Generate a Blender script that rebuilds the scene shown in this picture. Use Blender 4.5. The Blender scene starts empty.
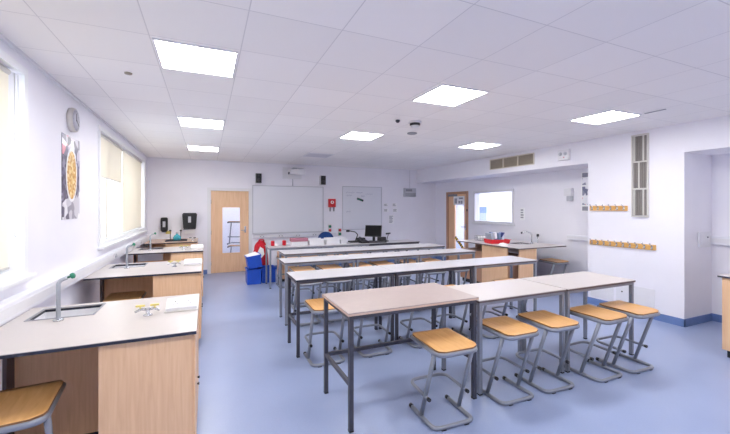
import bpy, bmesh, math, random
from mathutils import Vector, Matrix
random.seed(7)
scene = bpy.context.scene
COL = scene.collection
PI = math.pi

# ------------------------------------------------------------------ materials
def lin(c):
    c = c / 255.0
    return c / 12.92 if c <= 0.04045 else ((c + 0.055) / 1.055) ** 2.4
def rgb(r, g, b): return (lin(r), lin(g), lin(b), 1.0)

def base_mat(name):
    m = bpy.data.materials.new(name); m.use_nodes = True
    nt = m.node_tree; b = nt.nodes['Principled BSDF']
    return m, nt, b

def mat(name, col, rough=0.5, metal=0.0, var=0.04, scale=30.0, bump=0.0, spec=0.5):
    """plain surface with a slight procedural mottling"""
    m, nt, b = base_mat(name)
    tc = nt.nodes.new('ShaderNodeTexCoord'); nz = nt.nodes.new('ShaderNodeTexNoise')
    nz.inputs['Scale'].default_value = scale; nz.inputs['Detail'].default_value = 3
    nt.links.new(tc.outputs['Object'], nz.inputs['Vector'])
    rp = nt.nodes.new('ShaderNodeValToRGB')
    c = rgb(*col)
    rp.color_ramp.elements[0].color = tuple(max(0, x * (1 - var)) for x in c[:3]) + (1,)
    rp.color_ramp.elements[1].color = tuple(min(1, x * (1 + var)) for x in c[:3]) + (1,)
    rp.color_ramp.elements[0].position = .3; rp.color_ramp.elements[1].position = .7
    nt.links.new(nz.outputs['Fac'], rp.inputs['Fac'])
    nt.links.new(rp.outputs['Color'], b.inputs['Base Color'])
    b.inputs['Roughness'].default_value = rough; b.inputs['Metallic'].default_value = metal
    b.inputs['Specular IOR Level'].default_value = spec
    if bump:
        bp = nt.nodes.new('ShaderNodeBump'); bp.inputs['Strength'].default_value = bump
        bp.inputs['Distance'].default_value = .002
        nt.links.new(nz.outputs['Fac'], bp.inputs['Height']); nt.links.new(bp.outputs['Normal'], b.inputs['Normal'])
    return m

def wood(name, c1, c2, stretch=(3, 60, 60), rough=0.42, scale=1.0, spec=.5):
    """stretched grain: small number = direction the grain runs"""
    m, nt, b = base_mat(name)
    tc = nt.nodes.new('ShaderNodeTexCoord'); mp = nt.nodes.new('ShaderNodeMapping')
    mp.inputs['Scale'].default_value = tuple(s * scale for s in stretch)
    nt.links.new(tc.outputs['Object'], mp.inputs['Vector'])
    nz = nt.nodes.new('ShaderNodeTexNoise'); nz.inputs['Scale'].default_value = 1.0
    nz.inputs['Detail'].default_value = 5; nz.inputs['Distortion'].default_value = .6
    nt.links.new(mp.outputs['Vector'], nz.inputs['Vector'])
    rp = nt.nodes.new('ShaderNodeValToRGB')
    rp.color_ramp.elements[0].position = .32; rp.color_ramp.elements[1].position = .68
    rp.color_ramp.elements[0].color = rgb(*c2); rp.color_ramp.elements[1].color = rgb(*c1)
    nt.links.new(nz.outputs['Fac'], rp.inputs['Fac']); nt.links.new(rp.outputs['Color'], b.inputs['Base Color'])
    b.inputs['Roughness'].default_value = rough; b.inputs['Specular IOR Level'].default_value = spec
    return m

def emit(name, col, strength):
    m, nt, b = base_mat(name)
    b.inputs['Base Color'].default_value = (.9, .9, .9, 1)
    b.inputs['Emission Color'].default_value = col
    b.inputs['Emission Strength'].default_value = strength
    return m

def glass(name, tint=(.97, .985, 1, 1)):
    m, nt, b = base_mat(name)
    nt.nodes.remove(b); out = nt.nodes['Material Output']
    tr = nt.nodes.new('ShaderNodeBsdfTransparent'); tr.inputs['Color'].default_value = tint
    gl = nt.nodes.new('ShaderNodeBsdfGlossy'); gl.inputs['Roughness'].default_value = .02
    lw = nt.nodes.new('ShaderNodeLayerWeight'); lw.inputs['Blend'].default_value = .5
    sch = mnode(nt, 'ADD', mnode(nt, 'MULTIPLY', mnode(nt, 'POWER', lw.outputs['Facing'], 5.0), .5), .02)
    mx = nt.nodes.new('ShaderNodeMixShader')
    nt.links.new(sch, mx.inputs['Fac']); nt.links.new(tr.outputs[0], mx.inputs[1]); nt.links.new(gl.outputs[0], mx.inputs[2])
    nt.links.new(mx.outputs[0], out.inputs['Surface'])
    return m

def cloth(name, col, trans=.5):
    m, nt, b = base_mat(name)
    nt.nodes.remove(b); out = nt.nodes['Material Output']
    tc = nt.nodes.new('ShaderNodeTexCoord'); wv = nt.nodes.new('ShaderNodeTexNoise'); wv.inputs['Scale'].default_value = 120
    nt.links.new(tc.outputs['Object'], wv.inputs['Vector'])
    rp = nt.nodes.new('ShaderNodeValToRGB'); c = rgb(*col)
    rp.color_ramp.elements[0].color = tuple(x * .95 for x in c[:3]) + (1,); rp.color_ramp.elements[1].color = c
    nt.links.new(wv.outputs['Fac'], rp.inputs['Fac'])
    d = nt.nodes.new('ShaderNodeBsdfDiffuse'); t = nt.nodes.new('ShaderNodeBsdfTranslucent')
    nt.links.new(rp.outputs['Color'], d.inputs['Color']); nt.links.new(rp.outputs['Color'], t.inputs['Color'])
    mx = nt.nodes.new('ShaderNodeMixShader'); mx.inputs['Fac'].default_value = trans
    nt.links.new(d.outputs[0], mx.inputs[1]); nt.links.new(t.outputs[0], mx.inputs[2]); nt.links.new(mx.outputs[0], out.inputs['Surface'])
    return m

def mnode(nt, op, a, b=None):
    n = nt.nodes.new('ShaderNodeMath'); n.operation = op
    for i, v in enumerate((a, b)):
        if v is None: continue
        if isinstance(v, (int, float)): n.inputs[i].default_value = v
        else: nt.links.new(v, n.inputs[i])
    return n.outputs[0]

TILE = 0.573
def ceiling_mat():
    m, nt, b = base_mat('ceiling_tiles')
    tc = nt.nodes.new('ShaderNodeTexCoord'); sp = nt.nodes.new('ShaderNodeSeparateXYZ')
    nt.links.new(tc.outputs['Object'], sp.inputs[0])
    def cell(o, off):
        u = mnode(nt, 'DIVIDE', mnode(nt, 'SUBTRACT', o, off), TILE)
        fr = mnode(nt, 'FRACT', u); fl = mnode(nt, 'FLOOR', u)
        d = mnode(nt, 'ABSOLUTE', mnode(nt, 'SUBTRACT', fr, .5))
        return mnode(nt, 'GREATER_THAN', d,   .5 - .006), fl
    lx, fx = cell(sp.outputs[0], -.35); ly, fy = cell(sp.outputs[1], 2.74)
    line = mnode(nt, 'MAXIMUM', lx, ly)
    cb = nt.nodes.new('ShaderNodeCombineXYZ'); nt.links.new(fx, cb.inputs[0]); nt.links.new(fy, cb.inputs[1])
    wn = nt.nodes.new('ShaderNodeTexWhiteNoise'); nt.links.new(cb.outputs[0], wn.inputs['Vector'])
    r1 = nt.nodes.new('ShaderNodeValToRGB')
    r1.color_ramp.elements[0].color = rgb(242, 239, 238); r1.color_ramp.elements[1].color = rgb(247, 244, 243)
    nt.links.new(wn.outputs['Value'], r1.inputs['Fac'])
    nz = nt.nodes.new('ShaderNodeTexNoise'); nz.inputs['Scale'].default_value = 220
    nt.links.new(tc.outputs['Object'], nz.inputs['Vector'])
    mx = nt.nodes.new('ShaderNodeMix'); mx.data_type = 'RGBA'
    nt.links.new(line, mx.inputs['Factor']); nt.links.new(r1.outputs['Color'], mx.inputs[6]); mx.inputs[7].default_value = rgb(219, 216, 217)
    nt.links.new(mx.outputs[2], b.inputs['Base Color'])
    b.inputs['Roughness'].default_value = .9
    bp = nt.nodes.new('ShaderNodeBump'); bp.inputs['Strength'].default_value = .15; bp.inputs['Distance'].default_value = .002
    nt.links.new(nz.outputs['Fac'], bp.inputs['Height']); nt.links.new(bp.outputs['Normal'], b.inputs['Normal'])
    return m

def floor_mat():
    m, nt, b = base_mat('blue_vinyl')
    tc = nt.nodes.new('ShaderNodeTexCoord')
    n1 = nt.nodes.new('ShaderNodeTexNoise'); n1.inputs['Scale'].default_value = 90; n1.inputs['Detail'].default_value = 4
    n2 = nt.nodes.new('ShaderNodeTexNoise'); n2.inputs['Scale'].default_value = 2.2; n2.inputs['Detail'].default_value = 5
    for n in (n1, n2): nt.links.new(tc.outputs['Object'], n.inputs['Vector'])
    s = mnode(nt, 'ADD', mnode(nt, 'MULTIPLY', n1.outputs['Fac'], .45), mnode(nt, 'MULTIPLY', n2.outputs['Fac'], .55))
    rp = nt.nodes.new('ShaderNodeValToRGB')
    rp.color_ramp.elements[0].position = .3; rp.color_ramp.elements[1].position = .7
    rp.color_ramp.elements[0].color = rgb(*FLOOR_A); rp.color_ramp.elements[1].color = rgb(*FLOOR_B)
    nt.links.new(s, rp.inputs['Fac']); nt.links.new(rp.outputs['Color'], b.inputs['Base Color'])
    rr = nt.nodes.new('ShaderNodeMapRange'); rr.inputs['To Min'].default_value = .27; rr.inputs['To Max'].default_value = .34
    nt.links.new(n2.outputs['Fac'], rr.inputs['Value']); nt.links.new(rr.outputs[0], b.inputs['Roughness'])
    return m

def stripe_mat(name, a, b_, scale, axis=0, axis2=None, rough=.5, duty=.5):
    """hard stripes of two colours along an object axis (or a diagonal)"""
    m, nt, b = base_mat(name)
    tc = nt.nodes.new('ShaderNodeTexCoord'); sp = nt.nodes.new('ShaderNodeSeparateXYZ')
    nt.links.new(tc.outputs['Object'], sp.inputs[0])
    v = sp.outputs[axis]
    if axis2 is not None: v = mnode(nt, 'ADD', v, sp.outputs[axis2])
    f = mnode(nt, 'LESS_THAN', mnode(nt, 'FRACT', mnode(nt, 'MULTIPLY', v, scale)), duty)
    mx = nt.nodes.new('ShaderNodeMix'); mx.data_type = 'RGBA'
    nt.links.new(f, mx.inputs['Factor']); mx.inputs[6].default_value = rgb(*a); mx.inputs[7].default_value = rgb(*b_)
    nt.links.new(mx.outputs[2], b.inputs['Base Color']); b.inputs['Roughness'].default_value = rough
    return m

def patch_mat(name, cols, scale, rough=.4, seed=0.0):
    """patchwork print made of several colours (voronoi)"""
    m, nt, b = base_mat(name)
    tc = nt.nodes.new('ShaderNodeTexCoord'); mp = nt.nodes.new('ShaderNodeMapping'); mp.inputs['Location'].default_value = (seed, seed, seed)
    nt.links.new(tc.outputs['Object'], mp.inputs['Vector'])
    vo = nt.nodes.new('ShaderNodeTexVoronoi'); vo.inputs['Scale'].default_value = scale
    nt.links.new(mp.outputs[0], vo.inputs['Vector'])
    sp = nt.nodes.new('ShaderNodeSeparateColor'); nt.links.new(vo.outputs['Color'], sp.inputs[0])
    rp = nt.nodes.new('ShaderNodeValToRGB'); rp.color_ramp.interpolation = 'CONSTANT'
    els = rp.color_ramp.elements
    while len(els) < len(cols): els.new(.5)
    for i, c in enumerate(cols):
        els[i].position = i / len(cols); els[i].color = rgb(*c)
    nt.links.new(sp.outputs[0], rp.inputs['Fac']); nt.links.new(rp.outputs['Color'], b.inputs['Base Color'])
    b.inputs['Roughness'].default_value = rough
    return m

FLOOR_A, FLOOR_B = (142, 156, 191), (152, 166, 200)
M = dict(
    wall=mat('white_wall_paint', (236, 235, 242), .75, var=.012, scale=3),
    ceiling=ceiling_mat(), floor=floor_mat(),
    skirt=mat('blue_skirting_vinyl', (104, 130, 182), .4),
    white=mat('white_plastic', (226, 226, 230), .35, var=.01),
    trunk=mat('trunking_plastic', (232, 233, 240), .4, var=.01),
    upvc=mat('white_window_frame', (236, 238, 240), .35, var=.01),
    cream=mat('cream_window_bar', (212, 204, 190), .5, var=.02),
    offwhite=mat('off_white_plastic', (212, 209, 204), .45, var=.02),
    lightgrey=mat('light_grey_plastic', (190, 192, 200), .45, var=.02),
    midgrey=mat('mid_grey_plastic', (140, 142, 150), .5, var=.03),
    black=mat('black_plastic', (28, 28, 32), .4, var=.1),
    darkgrey=mat('dark_grey_plastic', (58, 58, 66), .45, var=.06),
    beech=wood('beech_panel', (242, 202, 161), (232, 188, 146), (55, 55, 3.0), .45),
    beechdark=wood('brown_beech_panel', (192, 148, 120), (180, 136, 108), (55, 55, 3.0), .5),
    tapgrey=mat('grey_tap_coating', (172, 178, 188), .35, metal=.2, var=.02),
    kneewood_shade_offset=wood('knee_panel_beech_shade_offset', (244, 196, 150), (232, 182, 136), (55, 55, 3.0), .5),  # beech copy, colour warmed to offset the shade in the knee space
    door=wood('door_veneer', (238, 200, 162), (227, 186, 147), (50, 50, 2.5), .45),
    seat=wood('stool_seat_ply', (222, 174, 116), (205, 152, 92), (30, 4, 30), .35, spec=.5),
    seatedge=wood('ply_edge', (150, 108, 66), (120, 84, 50), (4, 4, 300), .5),
    rail=wood('coat_rail_wood', (226, 178, 104), (210, 158, 84), (60, 4, 60), .45),
    worktop=mat('pale_worktop_laminate', (192, 185, 182), .3, var=.012, scale=60),
    pinktop=mat('pinkish_grey_laminate', (172, 157, 152), .34, var=.03, scale=25),
    tabletop=mat('white_grey_laminate', (196, 195, 199), .3, var=.015, scale=40),
    woodtop=wood('brown_laminate_top', (214, 186, 166), (200, 170, 150), (5, 50, 50), .35),
    edge=mat('blue_black_edge', (38, 42, 58), .45, var=.05),
    edgebrown=mat('brown_edge_strip', (96, 84, 84), .5, var=.05),
    steel=mat('grey_painted_steel', (142, 147, 158), .36, metal=.25, var=.03),
    darksteel=mat('charcoal_painted_steel', (70, 70, 80), .42, metal=.2, var=.05),
    chrome=mat('satin_chrome', (205, 208, 214), .22, metal=.9, var=.02),
    sinksteel=mat('pale_sink_basin', (232, 232, 235), .35, metal=.2, var=.02),
    board=mat('whiteboard_surface', (222, 224, 232), .35, var=.008, scale=2),
    paper=mat('white_paper', (242, 242, 244), .8, var=.01),
    ink=mat('grey_print', (150, 151, 160), .8, var=.1, scale=80),
    marker=mat('marker_ink', (120, 125, 160), .6),
    red=mat('red_plastic', (205, 34, 44), .4, var=.06),
    redcloth=mat('red_cloth', (196, 28, 46), .85, var=.15, scale=18, bump=.4),
    pink=mat('mauve_card', (172, 112, 130), .7),
    blue=mat('blue_plastic_crate', (28, 84, 200), .4, var=.05),
    chairblue=mat('navy_blue_fabric', (24, 62, 124), .85, var=.1, scale=200),
    green=mat('green_plastic', (30, 130, 100), .4),
    yellow=mat('yellow_plastic', (222, 206, 120), .4),
    turquoise=mat('turquoise_liquid', (70, 170, 186), .2),
    louvre=mat('beige_grey_grille', (150, 140, 126), .5, var=.05),
    louvredark=mat('dark_grey_backing', (76, 73, 72), .7),  # dark grey sheet behind the grille slats
    slat=mat('taupe_slat', (140, 133, 130), .55, var=.05),
    blind=cloth('cream_blind_fabric', (244, 239, 227), .24),
    glass=glass('clear_glass'),
    lamp=emit('lit_diffuser', (1.0, .985, .97, 1), 13.0),
    unlit=mat('unlit_diffuser', (206, 205, 212), .4, var=.01),
    lampframe=mat('lamp_frame_white', (232, 232, 236), .4, var=.01),
    screen=mat('dark_screen', (14, 15, 20), .55, var=.1, spec=.15),
    hazard=stripe_mat('hazard_stripes', (240, 196, 20), (25, 25, 25), 9.0, 1, 2),
    bluegrey=mat('blue_grey_board', (120, 140, 172), .7),
    greyblue=mat('grey_blue_lower_board', (165, 175, 192), .7),
    clock=mat('clock_dial', (206, 206, 216), .4, var=.01),
    cable=mat('pale_cable', (200, 200, 206), .5),
)
M['poster_ground'] = patch_mat('poster_collage', [(70, 66, 92), (110, 104, 132), (84, 78, 104), (150, 146, 166), (52, 48, 70), (96, 90, 114)], 22, .3)
M['poster_foil'] = patch_mat('poster_foil', [(205, 204, 212), (92, 88, 110), (236, 236, 240), (150, 148, 162)], 11, .3, 3.3)
M['poster_top'] = patch_mat('poster_top', [(206, 200, 214), (96, 90, 118), (222, 220, 230), (206, 120, 140), (60, 56, 84), (176, 170, 190)], 12, .3, 5.1)
M['poster_gold'] = patch_mat('poster_gold', [(226, 176, 92), (236, 204, 134), (206, 150, 66), (246, 222, 166)], 38, .35, 1.7)
M['colour_notice'] = patch_mat('colour_notice', [(240, 240, 244), (236, 236, 242), (226, 150, 160), (240, 240, 244), (150, 152, 172), (240, 240, 246), (120, 124, 150)], 12, .7, 2.2)
M['folders'] = patch_mat('folder_print', [(206, 212, 228), (60, 74, 140), (232, 234, 240), (150, 164, 204)], 9, .5, 8.0)

# ------------------------------------------------------------------ mesh builder
class MB:
    """collects shapes; build() links them as ONE mesh object"""
    def __init__(self): self.bm = bmesh.new()
    def _verts(self, vs): return [self.bm.verts.new(v) for v in vs]
    def box(self, x0, x1, y0, y1, z0, z1, bevel=0.0, seg=2, mtx=None):
        if bevel:
            t = bmesh.new()
            bmesh.ops.create_cube(t, size=1.0)
            for v in t.verts:
                v.co = Vector(((x0 + x1) / 2 + v.co.x * (x1 - x0), (y0 + y1) / 2 + v.co.y * (y1 - y0), (z0 + z1) / 2 + v.co.z * (z1 - z0)))
            bmesh.ops.bevel(t, geom=list(t.edges), offset=bevel, segments=seg, profile=.5, affect='EDGES')
            self._merge(t, mtx)
            return self
        c = [(x0, y0, z0), (x1, y0, z0), (x1, y1, z0), (x0, y1, z0), (x0, y0, z1), (x1, y0, z1), (x1, y1, z1), (x0, y1, z1)]
        if mtx is not None: c = [mtx @ Vector(p) for p in c]
        v = self._verts(c)
        for f in ((0, 3, 2, 1), (4, 5, 6, 7), (0, 1, 5, 4), (1, 2, 6, 5), (2, 3, 7, 6), (3, 0, 4, 7)):
            self.bm.faces.new([v[i] for i in f])
        return self
    def _merge(self, t, mtx=None):
        mp = {}
        for v in t.verts: mp[v] = self.bm.verts.new(mtx @ v.co if mtx is not None else v.co)
        for f in t.faces:
            try: self.bm.faces.new([mp[v] for v in f.verts]).smooth = f.smooth
            except ValueError: pass
        t.free()
    def tube(self, pts, r, n=10, fillet=0.0, rz=None, closed=False):
        """swept tube along a polyline, corners rounded by fillet; rz = second radius"""
        P = [Vector(p) for p in pts]
        if fillet:
            Q = []
            for i, p in enumerate(P):
                if i in (0, len(P) - 1): Q.append(p); continue
                a, b = P[i - 1] - p, P[i + 1] - p
                la, lb = a.length, b.length; ang = a.angle(b)
                if ang > PI - .05: Q.append(p); continue
                d = min(fillet / math.tan(ang / 2), la * .48, lb * .48)
                A, B = p + a.normalized() * d, p + b.normalized() * d
                for k in range(7):
                    t = k / 6; Q.append(A * (1 - t) ** 2 + p * 2 * t * (1 - t) + B * t * t)
            P = Q
        rings = []; up = None
        for i, p in enumerate(P):
            d = (P[min(i + 1, len(P) - 1)] - P[max(i - 1, 0)]).normalized()
            if up is None:
                up = Vector((0, 0, 1)) if abs(d.z) < .9 else Vector((0, 1, 0))
            s = d.cross(up).normalized(); up = s.cross(d).normalized()
            rings.append(self._verts([p + s * math.cos(2 * PI * k / n) * r + up * math.sin(2 * PI * k / n) * (rz or r) for k in range(n)]))
        for a, b in zip(rings, rings[1:]):
            for k in range(n):
                self.bm.faces.new((a[k], a[(k + 1) % n], b[(k + 1) % n], b[k])).smooth = True
        self.bm.faces.new(rings[0][::-1]); self.bm.faces.new(rings[-1])
        return self
    def lathe(self, prof, n=20, mtx=None):
        """profile of (radius, z) about local z"""
        rings = []
        for r, z in prof:
            c = [Vector((r * math.cos(2 * PI * k / n), r * math.sin(2 * PI * k / n), z)) for k in range(n)]
            if mtx is not None: c = [mtx @ v for v in c]
            rings.append(self._verts(c))
        for a, b in zip(rings, rings[1:]):
            for k in range(n):
                self.bm.faces.new((a[k], a[(k + 1) % n], b[(k + 1) % n], b[k])).smooth = True
        self.bm.faces.new(rings[0][::-1]); self.bm.faces.new(rings[-1])
        return self
    def prism(self, poly, d0, d1, axis=2, bevel=0):
        """2D outline extruded along an axis"""
        def at(p, d):
            if axis == 2: return (p[0], p[1], d)
            if axis == 1: return (p[0], d, p[1])
            return (d, p[0], p[1])
        a = self._verts([at(p, d0) for p in poly]); b = self._verts([at(p, d1) for p in poly])
        n = len(poly)
        self.bm.faces.new(a[::-1]); self.bm.faces.new(b)
        for k in range(n): self.bm.faces.new((a[k], a[(k + 1) % n], b[(k + 1) % n], b[k]))
        return self
    def frame(self, axis, d0, d1, u0, u1, v0, v1, w, bars_u=(), bars_v=(), bw=None):
        """rectangular frame with optional inner bars; axis = normal"""
        bw = bw or w
        def b(a0, a1, c0, c1):
            if axis == 0: self.box(d0, d1, a0, a1, c0, c1)
            elif axis == 1: self.box(a0, a1, d0, d1, c0, c1)
            else: self.box(a0, a1, c0, c1, d0, d1)
        b(u0, u0 + w, v0, v1); b(u1 - w, u1, v0, v1); b(u0 + w, u1 - w, v0, v0 + w); b(u0 + w, u1 - w, v1 - w, v1)
        for u in bars_u: b(u - bw / 2, u + bw / 2, v0 + w, v1 - w)
        for v in bars_v: b(u0 + w, u1 - w, v - bw / 2, v + bw / 2)
        return self
    def slab(self, axis, d0, d1, u0, u1, v0, v1, holes):
        """slab with rectangular holes (u0,u1,v0,v1): walls, worktops with a sink cut-out"""
        us = sorted({u0, u1, *[h[0] for h in holes], *[h[1] for h in holes]}); vs = sorted({v0, v1, *[h[2] for h in holes], *[h[3] for h in holes]})
        us = [u for u in us if u0 <= u <= u1]; vs = [v for v in vs if v0 <= v <= v1]
        nu, nv = len(us) - 1, len(vs) - 1
        def solid(i, j):
            if not (0 <= i < nu and 0 <= j < nv): return False
            cu, cv = (us[i] + us[i + 1]) / 2, (vs[j] + vs[j + 1]) / 2
            return not any(h[0] < cu < h[1] and h[2] < cv < h[3] for h in holes)
        cache = {}
        def V(i, j, d):
            k = (i, j, d)
            if k not in cache:
                u, v = us[i], vs[j]
                cache[k] = self.bm.verts.new((d, u, v) if axis == 0 else (u, d, v) if axis == 1 else (u, v, d))
            return cache[k]
        for i in range(nu):
            for j in range(nv):
                if not solid(i, j): continue
                for d in (d0, d1): self.bm.faces.new((V(i, j, d), V(i + 1, j, d), V(i + 1, j + 1, d), V(i, j + 1, d)))
                for (di, dj, a, b) in ((-1, 0, (i, j), (i, j + 1)), (1, 0, (i + 1, j), (i + 1, j + 1)), (0, -1, (i, j), (i + 1, j)), (0, 1, (i, j + 1), (i + 1, j + 1))):
                    if not solid(i + di, j + dj):
                        self.bm.faces.new((V(*a, d0), V(*b, d0), V(*b, d1), V(*a, d1)))
        return self
    def build(self, name, m, parent=None, loc=(0, 0, 0), rz=0, kind=None):
        bmesh.ops.recalc_face_normals(self.bm, faces=self.bm.faces[:])
        me = bpy.data.meshes.new(name); self.bm.to_mesh(me); self.bm.free()
        o = bpy.data.objects.new(name, me); COL.objects.link(o)
        for mm in (m if isinstance(m, (list, tuple)) else [m]): me.materials.append(M[mm] if isinstance(mm, str) else mm)
        if parent is not None: o.parent = parent
        o.location = loc; o.rotation_euler = (0, 0, rz)
        if kind: o['kind'] = kind
        return o

def tag(o, label, cat, group=None):
    o['label'] = label; o['category'] = cat
    if group: o['group'] = group
    return o
def thing(name, label, cat, loc=(0, 0, 0), rz=0, group=None):
    o = bpy.data.objects.new(name, None); COL.objects.link(o)
    o.empty_display_size = .1
    o.location = loc; o.rotation_euler = (0, 0, rz)
    return tag(o, label, cat, group)
def struct(name, loc=(0, 0, 0)):
    o = bpy.data.objects.new(name, None); COL.objects.link(o); o.location = loc; o['kind'] = 'structure'
    return o
def kids(o): return [c for c in bpy.data.objects if c.parent == o]
def copy_tree(o, loc, rz, label, group=None):
    def rec(s, par):
        c = s.copy(); COL.objects.link(c)
        if par is not None: c.parent = par
        for ch in kids(s): rec(ch, c)
        return c
    r = rec(o, None); r.location = loc; r.rotation_euler = (0, 0, rz); r['label'] = label
    if group: r['group'] = group
    return r
def rot(axis, deg, at=(0, 0, 0)):
    return Matrix.Translation(at) @ Matrix.Rotation(math.radians(deg), 4, axis)

# ------------------------------------------------------------------ the room
XL, YB, XR, XA, CH, YF = -1.25, 9.47, 5.90, 6.60, 2.755, -1.2
SOF = 2.36                      # soffit of the bulkhead and of the bay lintel
Y0, Y1 = 2.70, 4.04             # the pier between bay and alcove

b = MB(); b.box(XL - .2, XA + .15, YF - .15, YB + .15, -.1, 0); b.build('floor', 'floor', kind='structure')
b = MB(); b.box(XL - .2, XA + .15, YF - .15, YB + .15, CH, CH + .1); b.build('ceiling', 'ceiling', kind='structure')

W1 = (.35, 3.44, 1.12, 2.60); W2 = (5.50, 9.02, 1.12, 2.60)
b = MB(); b.slab(0, XL - .2, XL, YF, YB, 0, CH, [W1, W2]); b.build('wall_left', 'wall', kind='structure')
D1 = (.045, 1.005, 0.0, 2.05)
b = MB(); b.slab(1, YB, YB + .15, XL - .2, XA + .15, 0, CH, [D1]); b.build('wall_back', 'wall', kind='structure')
b = MB(); b.box(XL - .2, XA + .15, YF - .15, YF, 0, CH); b.build('wall_front', 'wall', kind='structure')
D2 = (7.92, 8.90, 0.0, 2.06); W3 = (6.31, 7.69, 1.21, 2.04)
b = MB(); b.slab(0, XA, XA + .15, YF, YB, 0, CH, [D2, W3]); b.build('wall_alcove', 'wall', kind='structure')
b = MB()                        # pier + bulkhead + lintel over the bay, one flush wall
b.box(XR, XA, Y0, Y1, 0, SOF); b.box(XR, XA, YF, YB, SOF, CH)
b.build('wall_right', 'wall', kind='structure')

sk = MB()
sk.box(XR - .012, XR, Y0 - .012, Y1, 0, .105); sk.box(XR - .012, XA, Y0 - .012, Y0, 0, .105)
sk.build('baseboard_right', 'skirt', kind='structure')
sk = MB(); sk.box(XA - .012, XA, YF, Y0 - .012, 0, .105); sk.build('baseboard_bay', 'skirt', kind='structure')
sk = MB(); sk.box(XA - .012, XA, Y1, 7.88, 0, .105); sk.box(XA - .012, XA, 8.94, YB, 0, .105); sk.build('baseboard_alcove', 'skirt', kind='structure')
sk = MB(); sk.box(XL, .005, YB - .012, YB, 0, .105); sk.box(1.045, XA - .012, YB - .012, YB, 0, .105); sk.build('baseboard_back', 'skirt', kind='structure')
sk = MB(); sk.box(XL, XL + .012, YF, YB - .012, 0, .105); sk.build('baseboard_left', 'skirt', kind='structure')
t = MB()                        # pale cornice strips where walls meet the ceiling
t.box(XL, XL + .02, YF, YB, CH - .022, CH); t.build('trim_1', 'lampframe', kind='structure')
t = MB(); t.box(XL + .02, XR, YB - .02, YB, CH - .022, CH); t.build('trim_2', 'lampframe', kind='structure')

# windows on the left ------------------------------------------------
def window_left(name, W, bars, transom=None):
    r = struct(name)
    y0, y1, z0, z1 = W
    f = MB(); f.frame(0, XL - .14, XL - .07, y0, y1, z0, z1, .055); f.build('window_frame', 'upvc', r)
    prev = y0 + .055
    for yb in bars:
        f = MB(); f.box(XL - .14, XL - .065, yb - .03, yb + .03, z0 + .055, z1 - .055); f.build('mullion', 'cream', r)
    es = [y0 + .055] + list(bars) + [y1 - .055]
    for a, c in zip(es, es[1:]):
        g = MB(); g.box(XL - .108, XL - .102, a + (.03 if a in bars else 0), c - (.03 if c in bars else 0), z0 + .055, z1 - .055); g.build('pane', 'glass', r)
    s = MB(); s.box(XL - .07, XL + .07, y0 - .06, y1 + .06, z0 - .03, z0, .006); s.build('window_sill', 'upvc', r)
    a = MB(); a.frame(0, XL - .001, XL + .02, y0 - .05, y1 + .05, z0, z1 + .05, .055); a.build('architrave', 'upvc', r)
    return r
window_left('window_1', W1, [1.4, 2.45])
window_left('window_2', W2, [6.20, 7.06])

def blind(name, label, y0, y1, zb, chain_y=None, chain_z=1.4):
    r = thing(name, label, 'blind', (XL - .035, (y0 + y1) / 2, 2.585), group='cream roller blinds at the windows')
    h = (y1 - y0) / 2
    f = MB(); f.box(-.002, .001, -h, h, zb - 2.585, -.02); f.build('blind_fabric', 'blind', r)
    t = MB(); t.tube([(-.005, -h, -.012), (-.005, h, -.012)], .022, 12); t.build('roller', 'offwhite', r)
    t = MB(); t.tube([(0, -h, zb - 2.585), (0, h, zb - 2.585)], .009, 8); t.build('bottom_bar', 'offwhite', r)
    if chain_y is not None:
        t = MB(); c = chain_y - (y0 + y1) / 2
        t.tube([(.03, c, -.01), (.03, c, chain_z - 2.585), (.03, c + .025, chain_z - 2.585 - .02), (.03, c + .05, chain_z - 2.585), (.03, c + .05, -.01)], .004, 6, .02)
        t.build('pull_chain', 'white', r)
    return r
blind('roller_blind', 'cream roller blind fully lowered over the window nearest the clock, with looped pull chain', .42, 3.335, 1.19, 3.345, 1.42)
blind('roller_blind', 'cream roller blind half raised, leaving panes uncovered below it', 5.57, 7.03, 2.02)
blind('roller_blind', 'cream roller blind fully lowered at the end of the far window by the back wall', 7.10, 8.96, 1.20)

# door in the back wall ---------------------------------------------
d1 = struct('door_1')
b = MB(); b.box(.005, .085, YB - .015, YB + .15, 0, 2.09); b.box(.965, 1.045, YB - .015, YB + .15, 0, 2.09); b.box(.085, .965, YB - .015, YB + .15, 2.02, 2.09)
b.build('door_frame', 'white', d1)
b = MB(); b.slab(1, YB + .02, YB + .065, .087, .963, .008, 2.018, [(.335, .77, .47, 1.62)]); b.build('door_leaf', 'door', d1)
b = MB(); b.frame(1, YB + .008, YB + .076, .325, .78, .46, 1.63, .022); b.build('glazing_bead', 'beech', d1)
b = MB(); b.box(.347, .758, YB + .04, YB + .046, .482, 1.608); b.build('vision_pane', 'glass', d1)
b = MB(); b.box(.86, .90, YB + .008, YB + .02, .98, 1.14, .004); b.tube([(.88, YB + .01, 1.04), (.88, YB - .045, 1.04), (.775, YB - .045, 1.04)], .009, 10, .012); b.build('door_handle', 'chrome', d1)
for z in (.25, 1.0, 1.75):
    b = MB(); b.tube([(.088, YB + .012, z - .05), (.088, YB + .012, z + .05)], .008, 8); b.build('hinge', 'chrome', d1)

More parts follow.
